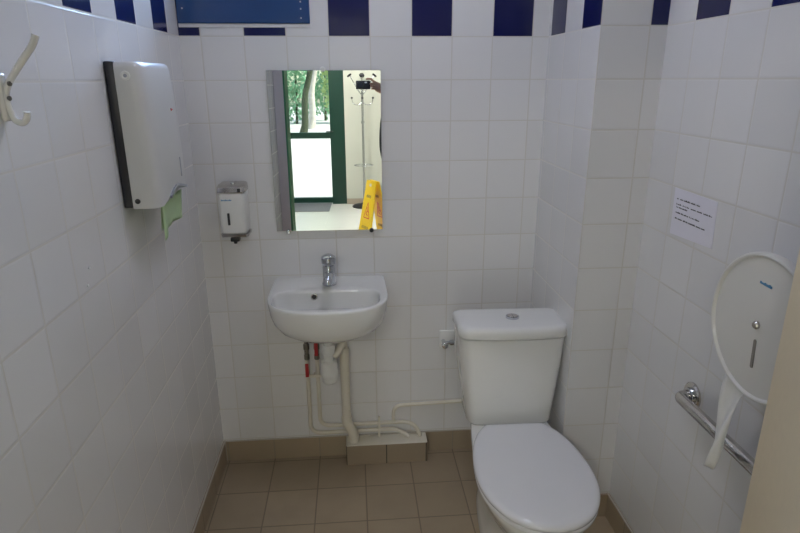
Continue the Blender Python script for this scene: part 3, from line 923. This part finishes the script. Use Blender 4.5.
pe = thing('person', 'person in dark clothes holding a compact camera, reflected in the mirror', 'person', (.955, -2.66, 0))
PO = Vector((.955, -2.66, 0))
cc = cam_loc + Vector((.02, -.045, 0))      # centre of the compact camera body
sh_r = Vector((1.165, -2.62, 1.39)); el_r = Vector((.985, -2.435, 1.43)); wr_r = Vector((.752, -2.335, 1.583)); pm_r = Vector((.695, -2.326, 1.600))
sh_l = Vector((.805, -2.63, 1.385)); el_l = Vector((.782, -2.655, 1.11)); wr_l = Vector((.825, -2.585, .87)); pm_l = Vector((.835, -2.565, .79))
V = [Vector((.955, -2.66, .95)), Vector((.965, -2.66, 1.10)), Vector((.985, -2.655, 1.26)), Vector((.995, -2.655, 1.39)), Vector((.985, -2.64, 1.455)),  # 0-4 spine, neck
     sh_r, el_r, wr_r, pm_r, sh_l, el_l, wr_l, pm_l,                                                                 # 5-12
     Vector((.865, -2.66, .88)), Vector((.86, -2.65, .49)), Vector((.855, -2.665, .09)), Vector((.85, -2.55, .04)),   # 13-16 left leg
     Vector((1.045, -2.66, .88)), Vector((1.05, -2.65, .49)), Vector((1.055, -2.665, .09)), Vector((1.06, -2.55, .04)),
     Vector((.975, -2.625, 1.52)), Vector((.97, -2.61, 1.59)), Vector((.97, -2.615, 1.655)), Vector((.97, -2.515, 1.565))]
E = [(0, 1), (1, 2), (2, 3), (3, 4), (3, 5), (5, 6), (6, 7), (7, 8), (3, 9), (9, 10), (10, 11), (11, 12), (0, 13), (13, 14), (14, 15), (15, 16), (0, 17), (17, 18), (18, 19), (19, 20), (4, 21), (21, 22), (22, 23), (22, 24)]
Rr = [(.15, .10), (.135, .095), (.145, .10), (.12, .085), .052, .052, .042, .034, .034, .055, .04, .026, .022, .085, .055, .04, .035, .085, .055, .04, .035, .066, .08, .07, .013]
# right hand fingers: over the camera's right end
def finger(base, pts, r):
    i0 = len(V); V.extend([Vector(p) for p in pts]); Rr.extend([r] + [r * .95] * (len(pts) - 2) + [r * .8])
    E.append((base, i0)); E.extend([(i0 + k, i0 + k + 1) for k in range(len(pts) - 1)])
cx0, cy0, cz0 = cc.x, cc.y, cc.z
finger(8, [(.698, -2.305, 1.632), (.680, -2.292, 1.648), (.655, -2.296, 1.650), (.640, -2.306, 1.645)], .0085)      # index, on the shutter
finger(8, [(.700, -2.298, 1.612), (.688, -2.281, 1.615), (.668, -2.280, 1.613)], .0088)
finger(8, [(.700, -2.298, 1.595), (.690, -2.281, 1.596), (.670, -2.280, 1.594)], .0085)
finger(8, [(.702, -2.300, 1.579), (.693, -2.283, 1.579), (.677, -2.281, 1.578)], .0075)
finger(8, [(.702, -2.350, 1.59), (.686, -2.358, 1.600), (.664, -2.356, 1.607)], .0098)     # thumb behind
for k, (dx, l) in enumerate(((-.002, .075), (.0, .08), (.003, .076), (.006, .06))):
    y = -2.54 - k * .021
    finger(12, [(.835 + dx, y, .765), (.837 + dx, y + .004, .765 - l * .5), (.845 + dx, y + .002, .765 - l)], .0085 if k < 3 else .0072)
finger(12, [(.847, -2.535, .80), (.859, -2.52, .765), (.862, -2.515, .74)], .0095)
me = skin_mesh([v - PO for v in V], E, Rr)
link('body', me, M_skin, pe)
# clothing: jumper and trousers as slightly larger shells
def shell(idx, grow, name, m, extra=()):
    mp = {}; vs = []; rr = []
    for i in idx: mp[i] = len(vs); vs.append(V[i] - PO); r = Rr[i]; rr.append(tuple(x + grow for x in r) if isinstance(r, tuple) else (r + grow, r + grow))
    es = [(mp[a], mp[b_]) for a, b_ in E if a in mp and b_ in mp]
    for (a, p, r) in extra:
        vs.append(Vector(p) - PO); rr.append((r, r)); es.append((mp[a], len(vs) - 1))
    return link(name, skin_mesh(vs, es, rr), m, pe)
shell([0, 1, 2, 3, 5, 6, 9, 10, 11], .011, 'jumper', M_shirt)
shell([0, 13, 14, 15, 17, 18, 19], .012, 'trousers', M_jean)
for s in (13 + 2, 17 + 2):
    a = V[s] - PO
    bm = bmesh.new(); rr_ = []
    for y, w, h in ((-.06, .035, .05), (-.03, .042, .085), (.05, .044, .07), (.12, .046, .05), (.17, .038, .035), (.19, .018, .02)):
        rr_.append([(a.x + w * cos(t), a.y + y, max(.001, h * (.5 + .5 * sin(t)))) for t in [2 * pi * k / 18 for k in range(18)]])
    loft(bm, rr_); obj('shoe', bm, M_black, pe)
# hair cap, eyes, mouth, ears
hc = Vector((.97, -2.622, 1.628)) - PO
bm = bmesh.new(); bmesh.ops.create_uvsphere(bm, u_segments=32, v_segments=20, radius=1)
for v in bm.verts:
    v.co = Vector((v.co.x * .094, v.co.y * .105 - .012, v.co.z * .105 + .012))
bmesh.ops.delete(bm, geom=[v for v in bm.verts if (v.co.y > .035 and v.co.z < .05) or v.co.z < -.06], context='VERTS')
for v in bm.verts: v.co += hc
h_ = obj('hair', bm, M_hair, pe); md = h_.modifiers.new('t', 'SOLIDIFY'); md.thickness = .012
for s in (-1, 1):
    bm = bmesh.new(); bmesh.ops.create_uvsphere(bm, u_segments=16, v_segments=10, radius=.012)
    for v in bm.verts: v.co += Vector((.97 + s * .031, -2.537, 1.60)) - PO
    obj('eye', bm, M_paper, pe)
    bm = bmesh.new(); bmesh.ops.create_uvsphere(bm, u_segments=12, v_segments=8, radius=.02)
    for v in bm.verts: v.co = Vector((v.co.x * .4, v.co.y * .9, v.co.z * 1.5)) + Vector((.97 + s * .083, -2.62, 1.585)) - PO
    obj('ear', bm, M_skin, pe)
bm = bmesh.new(); tube(bm, [Vector((.97 + .024 * u, -2.542 + .004 * (1 - u * u), 1.536)) - PO for u in (-1, -.5, 0, .5, 1)], [.002, .004, .005, .004, .002], n=10)
obj('mouth', bm, mat('lips', (.35, .12, .10), .5), pe)

ca = thing('compact_camera', 'small black compact camera held up by the reflected hand', 'camera', tuple(cc))
bm = bmesh.new(); box(bm, -.053, .053, -.0125, .0125, -.031, .031, bev=.005, seg=3); obj('camera_body', bm, M_black, ca)
bm = bmesh.new(); lathe(bm, [(.026, .012), (.026, .022), (.022, .023), (.022, .036), (.019, .0365), (.016, .033), (0, .032)], (-.02, 0, 0), (0, 1, 0), n=32)
ln = obj('lens', bm, M_black, ca)
bm = bmesh.new(); lathe(bm, [(.0265, .016), (.0272, .0165), (.0272, .0195), (.0265, .02)], (-.02, 0, 0), (0, 1, 0), n=32); obj('lens_ring', bm, M_steel, ln)
bm = bmesh.new(); box(bm, .012, .030, .0115, .0135, .013, .023, bev=.001, seg=1); obj('flash', bm, M_greypale, ca, smooth=False)

# ------------------------------------------------------------------ outside the glazed door
sbox('ground', M_grass, (-40, 40, -60, LY - .25, -.2, -.02))
def trunk(name, label, x0, y0, x1, h, r, m, leafm, cw):
    t = thing(name, label, 'tree', (x0, y0, -.02))
    bm = bmesh.new(); n = 9
    tube(bm, [((x1 - x0) * (k / n) ** 1.1 + .05 * sin(k * 1.3), .04 * sin(k), h * k / n) for k in range(n + 1)], [r * (1.25 if k == 0 else 1 - .4 * k / n) for k in range(n + 1)], n=14)
    obj('trunk', bm, m, t)
    leaves('crown', t, ((x1 - x0), 0, h + cw * .5), (cw, cw, cw * .8), 1100, .12, leafm)
    return t
def leaves(name, parent, c, rad, count, size, m):
    bm = bmesh.new()
    for _ in range(count):
        while True:
            p = Vector((rnd.uniform(-1, 1), rnd.uniform(-1, 1), rnd.uniform(-1, 1)))
            if .25 < p.length < 1: break
        p = Vector(c) + Vector((p.x * rad[0], p.y * rad[1], p.z * rad[2]))
        rot = Euler((rnd.uniform(0, 6), rnd.uniform(0, 6), rnd.uniform(0, 6))).to_matrix()
        s = size * rnd.uniform(.6, 1.3)
        q = [p + rot @ Vector(v) for v in ((-s, 0, 0), (-s * .3, -s * .45, .1 * s), (s, 0, 0), (-s * .3, s * .45, .1 * s))]
        bm.faces.new([bm.verts.new(v) for v in q])
    return obj(name, bm, m, parent, smooth=False)
trunk('tree', 'leaning tree with dark ivy trunk seen through the glass of the green door', -1.78, -19.5, -1.28, 3.4, .13, M_barkd, M_leaf, 1.3)
trunk('tree', 'tall tree with pale sunlit trunk seen through the glass of the green door', -1.92, -24.0, -1.55, 3.9, .16, M_bark, M_leafy, 1.3)
labs = ['yellow green shrub leftmost behind the garden trees', 'deep green shrub behind the dark ivy trunk', 'yellow green shrub behind the pale trunk', 'deep green shrub rightmost behind the garden trees', 'tall blue green shrub at the far end of the garden']
for k, (x, y, hgt, m) in enumerate(((-5.4, -28.2, 3.6, M_leafy), (-3.0, -28.0, 3.8, M_leafb), (-.6, -28.2, 3.6, M_leafy), (1.8, -28.0, 3.7, M_leaf), (-1.8, -31.0, 5.2, M_leafb))):
    t = thing('shrub', labs[k], 'shrub', (x, y, -.02))
    leaves('foliage', t, (0, 0, hgt * .53), (1.15, .9, hgt * .53), 1500, .13, m)
    bm = bmesh.new(); tube(bm, [(0, 0, 0), (.05, 0, hgt * .4), (0, .05, hgt * .8)], [.07, .05, .02], n=8); obj('stem', bm, M_barkd, t)

# ------------------------------------------------------------------ light
def area(name, loc, rot, sx, sy, power, col):
    l = bpy.data.lights.new(name, 'AREA'); l.shape = 'RECTANGLE'; l.size = sx; l.size_y = sy; l.energy = power; l.color = col
    o = bpy.data.objects.new(name, l); COL.objects.link(o); o.location = loc; o.rotation_euler = rot
    return o
# daylight falling in through the high window (from outside, pointing in and down)
area('window_daylight', (.225, .5, 2.35), (radians(-62), 0, radians(0)), .7, .7, 34, (.50, .66, 1.0))
# added fill light: an unseen opal lamp that brightens the upper walls
M_fill_lamp = mat('opal_fill_glow', (.9, .9, .9), .4, emit=((.79, .82, 1.0), 22.5))
cl_ = thing('added_ceiling_lamp', 'round opal fill lamp added out of view above the toilet room', 'lamp', (.75, -.7, H))
bm = bmesh.new(); lathe(bm, [(.15, -.001), (.15, -.03), (.145, -.032)], n=40); obj('fill_lamp_base', bm, M_wplas, cl_)
bm = bmesh.new(); lathe(bm, [(.142, -.033), (.138, -.06), (.115, -.085), (.07, -.102), (0, -.108)], n=40); obj('fill_lamp_shade', bm, M_fill_lamp, cl_)
# unseen panels added on the lobby ceiling to brighten it and the doorway
M_fill_panel = mat('warm_fill_glow', (.9, .9, .9), .4, emit=((1.0, .975, .90), 41.0))
for k, (x, y) in enumerate(((-.25, -4.0), (.5, -5.1))):
    t = thing('added_ceiling_light', ('square fill panel added on the ceiling near the toilet door', 'square fill panel added above the mat by the glazed door')[k], 'lamp', (x, y, LH))
    bm = bmesh.new(); box(bm, -.3, .3, -.3, .3, -.03, -.001); obj('fill_housing', bm, M_wplas, t, smooth=False)
    bm = bmesh.new(); box(bm, -.28, .28, -.28, .28, -.036, -.031); obj('fill_diffuser', bm, M_fill_panel, t, smooth=False)
M_cool_fill = mat('cool_fill_glow', (.9, .9, .9), .4, emit=((.80, .90, 1.0), 8.0))  # extra cool panel, added to brighten the left wall near the doorway
t = thing('added_ceiling_light', 'square cool white fill panel added in the right part of the lobby', 'lamp', (1.55, -3.3, LH))
bm = bmesh.new(); box(bm, -.3, .3, -.3, .3, -.03, -.001); obj('fill_housing', bm, M_wplas, t, smooth=False)
bm = bmesh.new(); box(bm, -.28, .28, -.28, .28, -.036, -.031); obj('fill_diffuser', bm, M_cool_fill, t, smooth=False)
sun = bpy.data.lights.new('sun', 'SUN'); sun.energy = 6.5; sun.angle = radians(.6); sun.color = (1, .96, .88)
so = bpy.data.objects.new('sun', sun); COL.objects.link(so); so.rotation_euler = Vector((-.75, -.10, -.8)).to_track_quat('-Z', 'Y').to_euler()

w = bpy.data.worlds.new('World'); scene.world = w; w.use_nodes = True
g = N(w); bg = g.n['Background']
sk = g.new('ShaderNodeTexSky'); sk.sky_type = 'NISHITA'; sk.sun_disc = False; sk.sun_elevation = radians(48); sk.sun_rotation = radians(90)
g.l.new(sk.outputs[0], bg.inputs['Color']); bg.inputs['Strength'].default_value = .35

# ------------------------------------------------------------------ camera
cd = bpy.data.cameras.new('camera'); cd.sensor_width = 36; cd.lens = 585.71 / 800 * 36; cd.clip_start = .02
co = bpy.data.objects.new('camera', cd); COL.objects.link(co)
R = Matrix(((0.9967272064634789, -0.08074431701595682, -0.003902712535692123), (0.028247739262934855, 0.3026496794834854, 0.9526831775228723), (0.07574259780363247, 0.9496754849832495, -0.3039400139826722)))
r_, u_, f_ = R[0], R[1], R[2]
co.matrix_world = Matrix(((r_[0], u_[0], -f_[0], cam_loc.x), (r_[1], u_[1], -f_[1], cam_loc.y), (r_[2], u_[2], -f_[2], cam_loc.z), (0, 0, 0, 1)))
scene.camera = co

vs = scene.view_settings
scene.display_settings.display_device = 'sRGB'
vs.view_transform = 'Standard'; vs.look = 'None'; vs.exposure = -0.04; vs.gamma = 1.0; vs.use_curve_mapping = False
scene.cycles.use_denoising = True
scene.cycles.max_bounces = 10; scene.cycles.diffuse_bounces = 6; scene.cycles.glossy_bounces = 6; scene.cycles.transparent_max_bounces = 12
scene.cycles.caustics_reflective = False; scene.cycles.caustics_refractive = False
